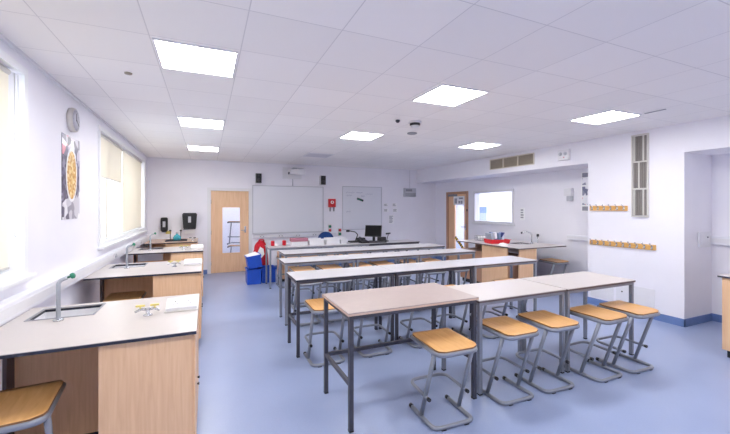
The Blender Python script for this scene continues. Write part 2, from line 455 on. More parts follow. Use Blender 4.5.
# door in the alcove --------------------------------------------------
d2 = struct('door_2')
b = MB(); b.box(XA - .015, XA + .15, 7.92, 8.0, 0, 2.06); b.box(XA - .015, XA + .15, 8.82, 8.9, 0, 2.06); b.box(XA - .015, XA + .15, 8.0, 8.82, 1.99, 2.06)
b.build('door_frame', 'beechdark', d2)
b = MB(); b.slab(0, XA + .02, XA + .065, 8.0, 8.82, .008, 1.985, [(8.12, 8.54, .40, 1.90)]); b.build('door_leaf', 'beech', d2)
b = MB(); b.box(XA + .04, XA + .046, 8.12, 8.54, .40, 1.90); b.build('vision_pane', 'glass', d2)
b = MB(); b.box(XA - .03, XA + .02, 8.42, 8.80, 1.93, 1.985, .006); b.tube([(XA - .035, 8.5, 1.99), (XA - .05, 8.75, 2.01)], .008); b.build('door_closer', 'midgrey', d2)
b = MB(); b.box(XA + .005, XA + .02, 8.03, 8.07, .98, 1.14, .004); b.tube([(XA + .01, 8.05, 1.06), (XA - .045, 8.05, 1.06), (XA - .045, 8.16, 1.06)], .009, 10, .012); b.build('door_handle', 'chrome', d2)
b = MB(); b.box(XA - .024, XA - .015, 7.93, 7.975, 1.5, 1.56, .002); b.build('lock_plate', 'black', d2)
tp = tag(MB().box(XA + .012, XA + .02, 8.10, 8.58, 1.68, 1.93).build('door_notice', 'paper'), 'white picture notice at the top of the far wooden door', 'notice')
for (y0, y1, z0, z1) in ((8.42, 8.54, 1.72, 1.87), (8.16, 8.34, 1.84, 1.89), (8.18, 8.26, 1.71, 1.80), (8.28, 8.36, 1.72, 1.8)):
    MB().box(XA + .0105, XA + .0121, y0, y1, z0, z1).build('printed_block', 'ink', tp)
m_ = rot('X', 40, (XA + .032, 8.33, .58))
tag(MB().box(-.003, .003, -.26, .26, -.045, .045, mtx=m_).build('hazard_strip', 'hazard'), 'yellow and black striped tape slanting across the low glass of far door', 'tape')

# internal window of the alcove -------------------------------------
w3 = struct('window_3')
b = MB(); b.frame(0, XA - .02, XA + .15, W3[0], W3[1], W3[2], W3[3], .05); b.build('window_frame', 'white', w3)
b = MB(); b.box(XA + .06, XA + .066, W3[0] + .05, W3[1] - .05, W3[2] + .05, W3[3] - .05); b.build('pane', 'glass', w3)
b = MB(); b.box(XA - .05, XA - .0, W3[0] - .04, W3[1] + .04, W3[2] - .03, W3[2], .004); b.build('window_sill', 'white', w3)

# rooms seen through the glass --------------------------------------
b = MB(); b.box(-.9, 2.2, YB + .15, 12.2, -.1, 0); b.build('floor_corridor', 'floor', kind='structure')
b = MB(); b.box(-1.0, -.9, YB + .15, 12.2, 0, 2.6); b.box(2.2, 2.3, YB + .15, 12.2, 0, 2.6); b.box(-1.0, 2.3, 12.2, 12.3, 0, 2.6); b.build('wall_corridor', 'wall', kind='structure')
b = MB(); b.box(-1.0, 2.3, YB + .15, 12.3, 2.6, 2.7); b.build('ceiling_corridor', 'lampframe', kind='structure')
b = MB(); b.box(XA + .15, 10.2, 5.0, 13.4, -.1, 0); b.build('floor_prep_room', 'floor', kind='structure')
b = MB(); b.box(10.2, 10.3, 5.0, 13.4, 0, 2.6); b.box(XA + .15, 10.3, 4.9, 5.0, 0, 2.6); b.box(XA + .15, 10.3, 13.4, 13.5, 0, 2.6); b.box(XA + .05, XA + .15, YB, 13.5, 0, 2.6)
b.build('wall_prep_room', 'wall', kind='structure')
b = MB(); b.box(XA + .15, 10.3, 4.9, 13.5, 2.6, 2.7); b.build('ceiling_prep_room', 'lampframe', kind='structure')

# ------------------------------------------------------------------ ceiling fittings
def ceiling_light(label, x, y, lit=True, z=CH, s=.525):
    r = thing('ceiling_light', label, 'ceiling light', (x, y, z - .012), group='square ceiling light panels')
    h = s / 2
    f = MB(); f.frame(2, 0, .012, -h - .012, h + .012, -h - .012, h + .012, .014); f.build('frame', 'lampframe', r)
    d = MB(); d.box(-h + .003, h - .003, -h + .003, h - .003, .004, .0115); d.build('diffuser', 'lamp' if lit else 'unlit', r)
    return r
cx = [-.35 + TILE / 2, -.35 + TILE * 4.5, -.35 + TILE * 8.5]
ry = [2.74 + TILE / 2 + TILE * 4 * k for k in (-1, 0, 1, 2)]
ceiling_light('lit square panel in the ceiling nearest the clock, largest in view', cx[0], ry[1] + .02)
ceiling_light('lit square panel, middle of three in the row along the windows', cx[0], ry[2])
ceiling_light('lit square panel, smallest, farthest of three along the windows towards the door', cx[0], ry[3])
ceiling_light('lit square panel above the tables in the middle row, nearer one', cx[1] + .03, ry[1] - .02)
ceiling_light('lit square panel in the middle row, just beyond the smoke detector', cx[1] + .02, ry[2] - .06)
ceiling_light('lit square panel near the tall wall grille and coat rails', cx[2] + .08, ry[1] - .09)
ceiling_light('lit square panel in front of the three-part bulkhead vent', cx[2] + .08, ry[2] - .1)
ceiling_light('unlit grey square panel near the projector over the back wall', cx[1], ry[3], lit=False)
ceiling_light('unseen lit square panel added overhead behind the viewpoint beside the windows', cx[0], ry[0])  # unseen row continuing the panel spacing, added to even out the light
ceiling_light('unseen lit square panel added overhead behind the viewpoint, middle of the room', cx[1], ry[0])
ceiling_light('unseen lit square panel added overhead behind the viewpoint beside the bay', cx[2], ry[0])
ceiling_light('lit panel in the corridor beyond the back door', .5, 11.0, z=2.6, s=.6)
ceiling_light('lit panel in the room beyond the internal window, nearer one', 8.4, 7.2, z=2.6, s=1.1)
ceiling_light('lit panel in the room beyond the internal window, farther one', 8.6, 10.6, z=2.6, s=1.1)

r = thing('smoke_detector', 'round smoke detector with a black band on the ceiling', 'smoke detector', (2.53, 4.10, CH))
MB().lathe([(.085, 0), (.085, -.02), (.08, -.024)], 24).build('base', 'white', r)
MB().lathe([(.068, -.024), (.068, -.05), (.06, -.055)], 24).build('band', 'black', r)
MB().lathe([(.06, -.055), (.05, -.075), (.02, -.08)], 24).build('cap', 'white', r)
tag(MB().lathe([(.075, 0), (.075, -.012), (.06, -.018), (.01, -.02)], 24).build('ceiling_disc', 'midgrey', loc=(2.88, 4.75, CH)), 'flat grey disc on the ceiling just beyond the smoke detector', 'ceiling disc')
tag(MB().lathe([(.028, 0), (.028, -.02), (.012, -.035)], 16).build('ceiling_sensor', 'darkgrey', loc=(2.28, 4.12, CH)), 'tiny dark sensor on the ceiling beside the smoke detector', 'sensor')
tag(MB().lathe([(.03, 0), (.027, -.01), (.012, -.013)], 16).build('ceiling_disc', 'louvre', loc=(-.61, 3.59, CH)), 'small beige disc in a ceiling tile near the clock', 'ceiling disc')
tag(MB().box(4.85, 4.87, 2.40, 2.62, CH - .006, CH).build('ceiling_slot', 'midgrey'), 'thin grey slot in the ceiling beside the panel near the tall grille', 'ceiling slot')

# ------------------------------------------------------------------ lab benches along the windows
def lab_bench(label, x0, x1, y0, y1, flip=False, top='worktop', sink=None, cab=.49, loc_group='lab benches jutting from the walls', knee=.62):
    """x0 = wall side, x1 = aisle side (flip: wall on the +x side)."""
    r = thing('lab_bench', label, 'lab bench', ((x0 + x1) / 2, (y0 + y1) / 2, 0), group=loc_group)
    cx_, cy_ = (x0 + x1) / 2, (y0 + y1) / 2
    a0, a1, b0, b1 = x0 - cx_, x1 - cx_, y0 - cy_, y1 - cy_
    s = -1 if flip else 1
    lo, hi = min(a0, a1), max(a0, a1)
    holes = []
    if sink: holes = [(sink[0] - cx_, sink[1] - cx_, sink[2] - cy_, sink[3] - cy_)]
    w = MB(); w.slab(2, .876, .880, lo, hi, b0, b1, holes); w.build('worktop', top, r)
    e = MB(); e.slab(2, .859, .8757, lo, hi, b0, b1, holes); e.build('worktop_edge', 'edge', r)
    if sink:
        h = holes[0]; k = MB(); k.frame(2, .70, .8585, h[0] - .012, h[1] + .012, h[2] - .012, h[3] + .012, .012)
        k.box(h[0] - .012, h[1] + .012, h[2] - .012, h[3] + .012, .69, .70)
        sk_ = k.build('sink_basin', 'sinksteel', r)
        q = MB(); q.frame(2, .8805, .8835, h[0] - .012, h[1] + .012, h[2] - .012, h[3] + .012, .014); q.build('sink_rim', 'midgrey', sk_)
        q = MB(); q.lathe([(.025, .7005), (.025, .704)], 16, Matrix.Translation(((h[0] + h[1]) / 2, (h[2] + h[3]) / 2, 0))); q.build('plug_hole', 'darkgrey', sk_)
    ia, oa = a1 - s * cab, a1 - s * .025          # cabinet inner and aisle faces
    c0, c1 = min(ia, oa), max(ia, oa)
    c = MB(); c.box(c0, c1, b0 + .03, b1 - .03, .08, .8585); c.build('cabinet', 'beech', r)
    p = MB(); p.box(c0 + .03, c1 - .03, b0 + .06, b1 - .06, 0, .08); p.build('plinth', 'black', r)
    # two doors on the aisle face
    ox = oa
    for (da, db) in ((b0 + .04, -.004), (.004, b1 - .04)):
        dm = MB(); dm.box(min(ox + s * .0005, ox + s * .018), max(ox + s * .0005, ox + s * .018), da, db, .09, .84, .002); dd = dm.build('cabinet_door', 'beech', r)
        ky = db - .05 if da < 0 and db < 0.1 else da + .05
        kn = MB(); kn.lathe([(.006, 0), (.006, .006), (.010, .010), (.008, .015)], 12, Matrix.Translation((ox + s * .0185, ky, .36)) @ Matrix.Rotation(s * PI / 2, 4, 'Y')); kn.build('knob', 'black', dd)
    # knee space: recessed panel in beech warmed against the shade, dark wall-side upright
    k0, k1 = min(a0, ia), max(a0, ia)
    kp = MB(); kp.box(k0 + .0005, k1 - .0005, b0 + knee, b0 + knee + .018, .08, .8585); kp.build('knee_panel', 'kneewood_shade_offset', r)
    kb = MB(); kb.box(k0 + .0005, k1 - .0005, b0 + knee + .01, b0 + knee + .018, 0, .0795); kb.build('knee_plinth', 'black', r)
    wx = a0 + s * .025
    up = MB(); up.box(min(wx, wx + s * .02), max(wx, wx + s * .02), b0 + .52, b0 + knee - .0005, 0, .8585); up.build('support_panel', 'edgebrown', r)
    return r
def sink_for(y0, dd): return (-1.07, -.72, y0 + dd - .37, y0 + dd - .08)
BX0, BX1 = XL + .082, -.058
YS = [2.375, 4.56, 6.70]
names = ['nearest lab bench by the windows, stool tucked under its pale worktop',
         'second lab bench by the windows, beyond the one with the large sink in view',
         'third lab bench by the windows, in front of the brown-topped one']
for y, n, dd in zip(YS, names, (1.01, 1.01, .84)):
    lab_bench(n, BX0, BX1, y, y + dd, sink=sink_for(y, dd), knee=min(.62, dd - .25))
lab_bench('brown-topped lab bench against the back wall below the dark dispensers', BX0, -.19, 8.45, 9.455, top='woodtop', cab=.6)

def tap(label, x, y, z=.8805, rz=0, tip='green', h=.262):
    r = thing('bench_tap', label, 'tap', (x, y, z), rz, 'tall lab taps')
    t = MB(); t.lathe([(.028, 0), (.028, .008), (.018, .014)], 16); t.build('base_collar', 'chrome', r)
    t = MB(); t.tube([(0, 0, .01), (0, 0, h - .02), (.012, .004, h), (.042, .016, h + .012)], .0125, 12, .03); t.build('spout', 'tapgrey', r)
    t = MB(); t.lathe([(.007, 0), (.007, .02), (.018, .024), (.02, .038), (.012, .046)], 14, Matrix.Translation((.040, .015, h + .011)) @ Matrix.Rotation(1.2, 4, 'Y')); t.build('handle', tip, r)
    return r
def gas_tap(label, x, y, z=.8805, rz=0, col='yellow'):
    r = thing('gas_tap', label, 'gas tap', (x, y, z), rz, 'twin gas taps on the benches'); r.scale = (.85, .85, .85)
    t = MB(); t.lathe([(.034, 0), (.034, .008), (.016, .016), (.014, .052), (.018, .058)], 16); t.build('pillar', 'chrome', r)
    for sx in (-1, 1):
        t = MB(); t.tube([(0, 0, .045), (sx * .045, -.01, .055), (sx * .085, -.03, .04)], .009, 10, .01); n = t.build('nozzle', 'chrome', r)
        t = MB(); t.lathe([(.006, 0), (.006, .014)], 10, Matrix.Translation((sx * .05, -.012, .06))); t.box(sx * .05 - .032, sx * .05 + .032, -.022, -.004, .074, .09, .004); t.build('lever', col, n)
    return r
def socket_box(label, x, y, z=.8805, rz=0):
    r = thing('socket_pedestal', label, 'power socket', (x, y, z), rz, 'white twin socket boxes on the benches'); r.scale = (.86, .9, .8)
    t = MB(); t.box(-.125, .125, -.09, .09, 0, .012, .003); t.build('base_plate', 'offwhite', r)
    t = MB(); t.prism([(-.08, .0125), (.075, .0125), (.075, .085), (.045, .085), (-.08, .035)], -.115, .115, axis=0); t.build('housing', 'white', r)
    ang = math.degrees(math.atan2(.05, .125)); m_ = rot('X', ang, (0, -.017, .0605))
    f = MB(); f.box(-.1, .1, -.055, .055, 0, .005, .002, mtx=m_); fp = f.build('face_plate', 'white', r)
    for sx in (-.05, .05):
        q = MB()
        q.box(sx - .004, sx + .004, .008, .024, .0052, .0062, mtx=m_)
        for dx in (-.014, .014): q.box(sx + dx - .006, sx + dx + .006, -.022, -.015, .0052, .0062, mtx=m_)
        q.build('socket_outlet', 'darkgrey', fp)
    for sx in (-.012, .012):
        MB().box(sx - .007, sx + .007, .026, .045, .0052, .01, mtx=m_).build('rocker_switch', 'offwhite', fp)
    return r
ord_ = ['nearest bench by the windows', 'second bench by the windows', 'third bench by the windows']
for y, n, dd in zip(YS, ord_, (1.01, 1.01, .84)):
    tap('tall green-knobbed tap by the sink on the ' + n, -.885, y + dd - .445)
    gas_tap('twin gas tap with yellow levers on the ' + n, -.37, y + dd - .54)
    socket_box('white twin socket box at the aisle end of the ' + n, -.165, y + dd - .46)
gas_tap('twin gas tap with black levers on the brown-topped bench at the back wall', -.29, 8.74, col='black')

r = thing('rinsing_tray', 'dark flat tray on the brown-topped bench holding a turquoise bottle', 'tray', (-.60, 8.85, .8805))
MB().box(-.22, .2, -.14, .14, 0, .006).build('base', 'darkgrey', r)
MB().frame(2, .0065, .022, -.22, .2, -.14, .14, .01).build('rim', 'darkgrey', r)
r = thing('wash_bottle', 'turquoise round bottle standing in the dark tray', 'bottle', (-.60, 8.85, .887))
MB().lathe([(.05, 0), (.075, .02), (.08, .07), (.055, .11), (.022, .13), (.022, .15)], 18).build('body', 'turquoise', r)
MB().lathe([(.026, .1505), (.026, .18), (.01, .19)], 14).build('cap', 'lightgrey', r)
for i, (x, n) in enumerate(((-.75, 'window side'), (-.54, 'door side'))):
    r = thing('stand_rod', 'dark upright rod beside the turquoise bottle, on its ' + n, 'stand', (x, 9.08, .8805), group='dark rods on the brown bench')
    MB().box(-.05, .05, -.07, .07, 0, .012, .002).build('base', 'darkgrey', r)
    MB().tube([(0, 0, .012), (0, 0, .19)], .008, 10).build('rod', 'darkgrey', r)
    MB().lathe([(.012, .1905), (.022, .20), (.022, .22), (.012, .23)], 14).build('knob', 'darkgrey', r)

# dado trunking -----------------------------------------------------
tr = thing('dado_trunking', 'white cable trunking running along the window wall above the benches', 'cable trunking', (XL, 4.2, .88))
MB().box(.0005, .08, -5.2, 5.26, 0, .12, .006).build('trunking_body', 'trunk', tr)
MB().box(.0805, .084, -5.2, 5.26, .03, .092).build('cover_strip', 'white', tr)
def wall_socket(label, loc, rz):
    r = thing('wall_socket', label, 'wall socket', loc, rz, 'white twin wall sockets')
    MB().box(-.073, .073, -.012, 0, -.038, .038, .003).build('face_plate', 'white', r)
    for sx in (-.035, .035): MB().box(sx - .014, sx + .014, -.0135, -.0122, -.02, .004).build('socket_outlet', 'midgrey', r)
    for sx in (-.012, .012): MB().box(sx - .006, sx + .006, -.016, -.0122, .012, .028).build('rocker_switch', 'lightgrey', r)
wall_socket('white twin socket on the window-wall trunking between the nearest two benches', (XL + .0845, 5.95, .943), PI / 2)
wall_socket('white twin socket on the window-wall trunking beyond the second bench sink', (XL + .0845, 7.25, .943), PI / 2)
wall_socket('white twin socket on the window-wall trunking past the third bench', (XL + .0845, 8.03, .943), PI / 2)

tr = thing('dado_trunking', 'white cable trunking along the back wall below the projection board', 'cable trunking', (1.07, YB, .83))
MB().box(0, 2.2, -.06, -.0005, 0, .10, .005).build('trunking_body', 'trunk', tr)
MB().box(0, 2.2, -.064, -.0605, .028, .074).build('cover_strip', 'white', tr)
for i, (x, n) in enumerate(((1.28, 'nearest the door'), (1.75, 'second from the door'), (2.2, 'third from the door'), (2.65, 'fourth from the door'))):
    wall_socket('white twin socket on the back-wall trunking, ' + n, (x, YB - .0645, .881), 0)
tr = thing('dado_trunking', 'short white trunking on the alcove wall above the lone stool', 'cable trunking', (XA, 4.05, .98))
MB().box(-.06, -.0005, 0, .86, 0, .09, .005).build('trunking_body', 'trunk', tr)
MB().box(-.064, -.0605, 0, .86, .025, .065).build('cover_strip', 'white', tr)
tr = thing('dado_trunking', 'white trunking on the wall of the bay beside the switch plate', 'cable trunking', (XA, .2, 1.09))
MB().box(-.06, -.0005, 0, 2.49, 0, .12, .005).build('trunking_body', 'trunk', tr)
MB().box(-.064, -.0605, 0, 2.49, .03, .09).build('cover_strip', 'white', tr)
sw = thing('switch_plate', 'white isolator plate on the side wall of the bay', 'switch', (6.38, Y0, 1.165))
MB().box(-.15, .15, -.02, -.0005, -.11, .11, .004).build('face_plate', 'white', sw)
MB().lathe([(.011, 0), (.011, .008), (.008, .01)], 16, Matrix.Translation((.06, -.0205, .03)) @ Matrix.Rotation(PI / 2, 4, 'X')).build('knob', 'midgrey', sw)
MB().box(-.1, -.02, -.024, -.0205, -.05, .03, .001).build('switch_rocker', 'white', sw)

# ------------------------------------------------------------------ stools
def make_stool(label, loc):
    r = thing('lab_stool', label, 'stool', loc, 0, 'grey tubular lab stools with wooden seats')
    W, R = .172, .0155
    # seat: rounded ply board, dished a little, front edge rolling down
    t = bmesh.new(); nx, ny, th = 18, 18, .012
    w, y0, y1, rc = .178, -.198, .20, .06
    grid = {}
    for i in range(nx + 1):
        for j in range(ny + 1):
            v = j / ny; y = y0 + (y1 - y0) * v
            ww = w
            if y < y0 + rc: ww = w - rc + math.sqrt(max(0, rc * rc - (y0 + rc - y) ** 2))
            if y > y1 - .015: ww = w - .015 + math.sqrt(max(0, .015 ** 2 - (y - y1 + .015) ** 2))
            x = ww * (2 * i / nx - 1)
            z = .602 - .010 * (1 - (x / w) ** 2) * math.sin(PI * min(1, max(0, v))) - .010 * max(0, (y0 + .11 - y) / .11) ** 2 + .006 * max(0, (v - .8) / .2) ** 2
            grid[i, j] = (t.verts.new((x, y, z)), t.verts.new((x, y, z - th)))
    side = []
    for i in range(nx):
        for j in range(ny):
            for k in (0, 1): t.faces.new([grid[i, j][k], grid[i + 1, j][k], grid[i + 1, j + 1][k], grid[i, j + 1][k]]).smooth = True
    loop = [(i, 0) for i in range(nx)] + [(nx, j) for j in range(ny)] + [(i, ny) for i in range(nx, 0, -1)] + [(0, j) for j in range(ny, 0, -1)]
    for a, c in zip(loop, loop[1:] + loop[:1]):
        f = t.faces.new([grid[a][0], grid[c][0], grid[c][1], grid[a][1]]); f.material_index = 1
    bmesh.ops.recalc_face_normals(t, faces=t.faces[:])
    me = bpy.data.meshes.new('seat'); t.to_mesh(me); t.free(); me.materials.append(M['seat']); me.materials.append(M['seatedge'])
    o = bpy.data.objects.new('seat', me); COL.objects.link(o); o.parent = r
    zt = .572
    m = MB(); m.tube([(-W, .196, zt + .002), (-W, -.194, zt - .006), (W, -.194, zt - .006), (W, .196, zt + .002)], R, 10, .07, R * 1.15); m.build('seat_frame', 'steel', r)
    for sx in (-1, 1):
        m = MB(); m.tube([(sx * (W - .004), -.13, zt - .006), (sx * W, .05, .026)], R * 1.05, 10); m.build('leg', 'steel', r)
    m = MB(); m.tube([(-W, .19, .0165), (-W, -.135, .0165), (W, -.135, .0165), (W, .19, .0165)], R, 10, .06); bs = m.build('floor_loop', 'steel', r)
    for sx in (-1, 1):
        m = MB(); m.tube([(sx * W, .19, .0172), (sx * W, .22, .0172)], R * 1.08, 10); m.build('end_cap', 'black', bs)
        m = MB(); m.box(sx * .1 - .02, sx * .1 + .02, -.15, -.12, .0003, .004); m.build('floor_pad', 'black', bs)
    Wf = W - .026
    m = MB(); m.tube([(-Wf - .026, -.045, .195), (-Wf - .026, .245, .205), (Wf + .026, .245, .205), (Wf + .026, -.045, .195)], .0125, 10, .08); fl = m.build('foot_rail', 'steel', r)
    for sx in (-1, 1):
        m = MB(); m.tube([(sx * (Wf + .026), -.068, .195), (sx * (Wf + .026), -.045, .195)], .0145, 10); m.build('end_cap', 'black', fl)
        m = MB(); m.tube([(sx * (W - .002), .182, .5735), (sx * (W - .002), .205, .5745)], R * 1.02, 8); m.build('end_plug', 'black', r)
    return r
ORD = ['first', 'second', 'third', 'fourth', 'fifth', 'sixth']
proto = make_stool('wooden-seated stool at the pinkish table, first in the front row from the window side', (1.675, 2.29, 0))
proto.rotation_euler.z = math.radians(-2)
front = [(2.375, 2.345, -1), (2.865, 2.335, -2), (3.475, 2.285, 1), (3.94, 2.265, -1)]
fl_ = ['wooden-seated stool in the front row, just past the pinkish table',
       'wooden-seated stool in the front row, middle of the five',
       'wooden-seated stool in the front row, second from the coat-rail wall end',
       'wooden-seated stool in the front row, last one at the coat-rail wall end']
for (x, y, a), n in zip(front, fl_): copy_tree(proto, (x, y, 0), math.radians(a), n)
rows = [('second', 3.655, [1.15, 1.715, 2.345, 2.785, 3.33, 3.80]),
        ('third', 4.96, [1.28, 1.72, 2.28, 2.72, 3.38, 3.84]),
        ('fourth', 5.86, [1.45, 1.915, 2.47, 2.92, 3.47, 3.92]),
        ('fifth', 7.36, [1.50, 1.94, 2.50, 2.96])]
for rn, y, xs in rows:
    for i, x in enumerate(xs):
        copy_tree(proto, (x, y + random.uniform(-.012, .012) - (.1 if x == 3.33 else 0), 0), math.radians(random.uniform(-1.5, 1.5)),
                  'wooden-seated stool at the %s table row from the front, %s from the window side' % (rn, ORD[i]))
copy_tree(proto, (-.925, 2.43, 0), math.radians(6), 'wooden-seated stool tucked under the nearest bench by the windows')
copy_tree(proto, (-.86, 4.87, 0), 0, 'wooden-seated stool tucked under the second bench by the windows')
copy_tree(proto, (6.10, 4.84, 0), 0, 'wooden-seated stool under the counter of the alcove')

# ------------------------------------------------------------------ tables
def lab_table(label, x0, x1, y0, y1, z, top, frame, edge, rails=False, apron=.028):
    r = thing('lab_table', label, 'table', ((x0 + x1) / 2, (y0 + y1) / 2, 0), 0, 'long rows of lab tables')
    a, c = (x1 - x0) / 2 - .002, (y1 - y0) / 2
    MB().box(-a, a, -c, c, z - .007, z).build('tabletop', top, r)
    MB().box(-a, a, -c, c, z - .022, z - .0073).build('edge_band', edge, r)
    f = MB(); i = .012
    f.frame(2, z - .0225 - apron, z - .0225, -a + i, a - i, -c + i, c - i, .025); f.build('apron_frame', frame, r)
    q = .016
    for sx in (-1, 1):
        for sy in (-1, 1):
            px, py = sx * (a - i - q), sy * (c - i - q)
            lg = MB().box(px - q, px + q, py - q, py + q, .012, z - .023 - apron + .0002).build('leg', frame, r)
            MB().box(px - q - .001, px + q + .001, py - q - .001, py + q + .001, 0, .0118).build('foot', 'black', lg)
    if rails:
        for sx in (-1, 1):
            px = sx * (a - i - q); MB().box(px - .012, px + .012, -c + i + 2 * q, c - i - 2 * q, .32, .35).build('side_rail', frame, r)
        py = c - i - q; MB().box(-a + i + 2 * q, a - i - 2 * q, py - .012, py + .012, .32, .35).build('long_rail', frame, r)
    return r
lab_table('nearest table, pinkish worn top on a charcoal frame', .92, 2.10, 2.385, 3.03, .86, 'pinktop', 'darksteel', 'woodtop', True)
lab_table('white-topped grey table in the front row, joined to the pinkish one', 2.125, 3.205, 2.41, 2.98, .82, 'worktop', 'steel', 'edgebrown')
lab_table('white-topped grey table ending the front row towards the coat rails', 3.21, 4.29, 2.40, 2.98, .822, 'worktop', 'steel', 'edgebrown')
R = [('second', 3.81, 4.32, .84, [.87, 2.08, 3.28, 4.46], ['darksteel', 'darksteel', 'steel'], ['edge', 'edge', 'edgebrown'], [True, True, False]),
     ('third', 4.91, 5.37, .86, [.965, 2.02, 3.12, 4.26], ['steel'] * 3, ['edgebrown'] * 3, [False] * 3),
     ('fourth', 5.76, 6.30, .868, [1.13, 2.18, 3.19, 4.24], ['steel'] * 3, ['edgebrown'] * 3, [False] * 3),
     ('fifth', 7.24, 7.82, .81, [1.12, 2.19, 3.30, 4.60], ['steel', 'steel', 'darksteel'], ['midgrey', 'midgrey', 'black'], [False] * 3)]
pos = ['first table of the %s row, at the aisle end by the windows', 'middle table of the %s row of white-topped tables', 'last table of the %s row, at the alcove end']
for rn, y0, y1, z, xs, fr, ed, rl in R:
    for k in range(3):
        n = pos[k] % rn
        if rn == 'second': n += ', charcoal frame' if k < 2 else ', light grey frame'
        if rn == 'fifth' and k == 2: n = 'black-edged table under the computer monitor in the rearmost row'
        lab_table(n, xs[k], xs[k + 1], y0, y1, z, 'tabletop', fr[k], ed[k], rl[k], .06 if ed[k] == 'black' else .028)

# ------------------------------------------------------------------ alcove counter and bay counter
cz = .8805
r = thing('lab_bench', 'wooden counter in the alcove with sink, below the internal window', 'lab bench', (5.82, 5.48, 0), group='lab benches jutting from the walls')
def L(x, y): return (x - 5.82, y - 5.48)
sx0, sx1, sy0, sy1 = 5.64 - 5.82, 6.00 - 5.82, 5.22 - 5.48, 5.55 - 5.48
MB().slab(2, .876, .88, 5.07 - 5.82, 6.30 - 5.82, 4.74 - 5.48, 6.50 - 5.48, [(sx0, sx1, sy0, sy1)]).build('worktop', 'worktop', r)
MB().slab(2, .859, .8757, 5.07 - 5.82, 6.30 - 5.82, 4.74 - 5.48, 6.50 - 5.48, [(sx0, sx1, sy0, sy1)]).build('worktop_edge', 'edgebrown', r)
k = MB(); k.frame(2, .72, .8585, sx0 - .012, sx1 + .012, sy0 - .012, sy1 + .012, .012); k.box(sx0 - .012, sx1 + .012, sy0 - .012, sy1 + .012, .71, .72); sb = k.build('sink_basin', 'sinksteel', r)
MB().frame(2, .8805, .8835, sx0 - .012, sx1 + .012, sy0 - .012, sy1 + .012, .014).build('sink_rim', 'midgrey', sb)
MB().box(5.13 - 5.82, 5.56 - 5.82, 4.78 - 5.48, 4.80 - 5.48, .02, .8585).build('end_panel', 'beech', r)
MB().box(5.11 - 5.82, 5.13 - 5.82, 5.04 - 5.48, 5.72 - 5.48, .08, .8585).build('cabinet_door', 'beech', r)
MB().box(5.1305 - 5.82, 5.56 - 5.82, 5.04 - 5.48, 6.42 - 5.48, .08, .7095).build('cabinet', 'beechdark', r)
MB().box(5.16 - 5.82, 5.5 - 5.82, 5.08 - 5.48, 6.38 - 5.48, 0, .0795).build('plinth', 'black', r)
MB().box(5.565 - 5.82, 5.69 - 5.82, 4.95 - 5.48, 4.97 - 5.48, 0, .8585).build('support_panel', 'beechdark', r)
pp = MB(); pp.tube([(5.3 - 5.82, 4.93 - 5.48, .70), (5.3 - 5.82, 4.93 - 5.48, .35), (5.42 - 5.82, 4.93 - 5.48, .35), (5.42 - 5.82, 4.93 - 5.48, .0)], .022, 12, .04); pp.build('waste_pipe', 'lightgrey', r)
MB().box(5.57 - 5.82, 6.28 - 5.82, 6.43 - 5.48, 6.45 - 5.48, 0, .8585).build('back_panel', 'beechdark', r)

r = thing('mixer_tap', 'curved chrome tap behind the sink on the alcove counter', 'tap', (6.07, 5.34, cz))
MB().lathe([(.028, 0), (.028, .012), (.016, .02)], 16).build('base_collar', 'chrome', r)
MB().tube([(0, 0, .015), (0, 0, .20), (-.08, .05, .235), (-.17, .10, .22)], .012, 12, .05).build('spout', 'chrome', r)
MB().lathe([(.012, 0), (.016, .012), (.016, .04)], 14, Matrix.Translation((-.17, .10, .19))).build('nozzle', 'darkgrey', r)
r = thing('wall_valve', 'small dark valve on a chrome stem beside the curved tap', 'valve', (6.23, 5.33, cz))
MB().lathe([(.014, 0), (.012, .01), (.008, .015), (.008, .13)], 12).build('stem', 'chrome', r)
MB().lathe([(.008, .1305), (.024, .135), (.024, .175), (.012, .185)], 14).build('knob', 'darkgrey', r)

r = thing('red_tray', 'red plastic tray full of folders on the alcove counter', 'tray', (5.43, 5.64, cz), math.radians(-14))
MB().box(-.19, .19, -.14, .14, 0, .008).build('base', 'red', r)
f = MB(); f.prism([(-.19, .008), (.19, .008), (.21, .075), (.235, .075), (.235, .085), (-.235, .085), (-.235, .075), (-.21, .075)], -.15, -.14, axis=1)
f.prism([(-.19, .008), (.19, .008), (.21, .085), (-.21, .085)], .14, .15, axis=1); f.box(-.20, -.19, -.14, .14, .008, .085); f.box(.19, .20, -.14, .14, .008, .085)
f.build('rim', 'red', r)
for i in range(4):
    m_ = rot('Y', -12 + 5 * i, (-.135 + .07 * i, 0, .012))
    lb = ['pale folder standing in the red tray, nearest the internal door', 'striped blue folder in the red tray, second of four', 'pale blue folder in the red tray, third of four', 'blue and white folder in the red tray, nearest the sink'][i]
    tag(MB().box(-.022, .022, -.115, .115, 0, .20 + .012 * (i % 2), .003, mtx=m_).build('ring_folder', 'folders' if i % 2 else ('bluegrey' if i == 2 else 'greyblue'), loc=(5.43, 5.64, cz), rz=math.radians(-14)), lb, 'folder', 'folders in the red tray')
r = thing('wire_basket', 'low wire basket on the alcove counter beside the red tray', 'basket', (5.58, 6.22, cz), 0)
w = MB()
for zz in (.01, .06, .11): w.tube([(-.15, -.09, zz), (.15, -.09, zz), (.15, .08, zz), (-.15, .08, zz), (-.15, -.09, zz)], .0035, 6)
for xx in (-.15, -.075, 0, .075, .15):
    for yy in (-.09, .08): w.tube([(xx, yy, .01), (xx, yy, .115)], .003, 6)
    w.tube([(xx, -.09, .008), (xx, .08, .008)], .003, 6)
w.build('wires', 'midgrey', r)
tag(MB().box(-.1, .1, -.07, .05, .0, .075, .02).build('paper_bundle', 'paper', loc=(5.58, 6.22, cz + .013)), 'crumpled white bundle lying in the wire basket', 'paper bundle')
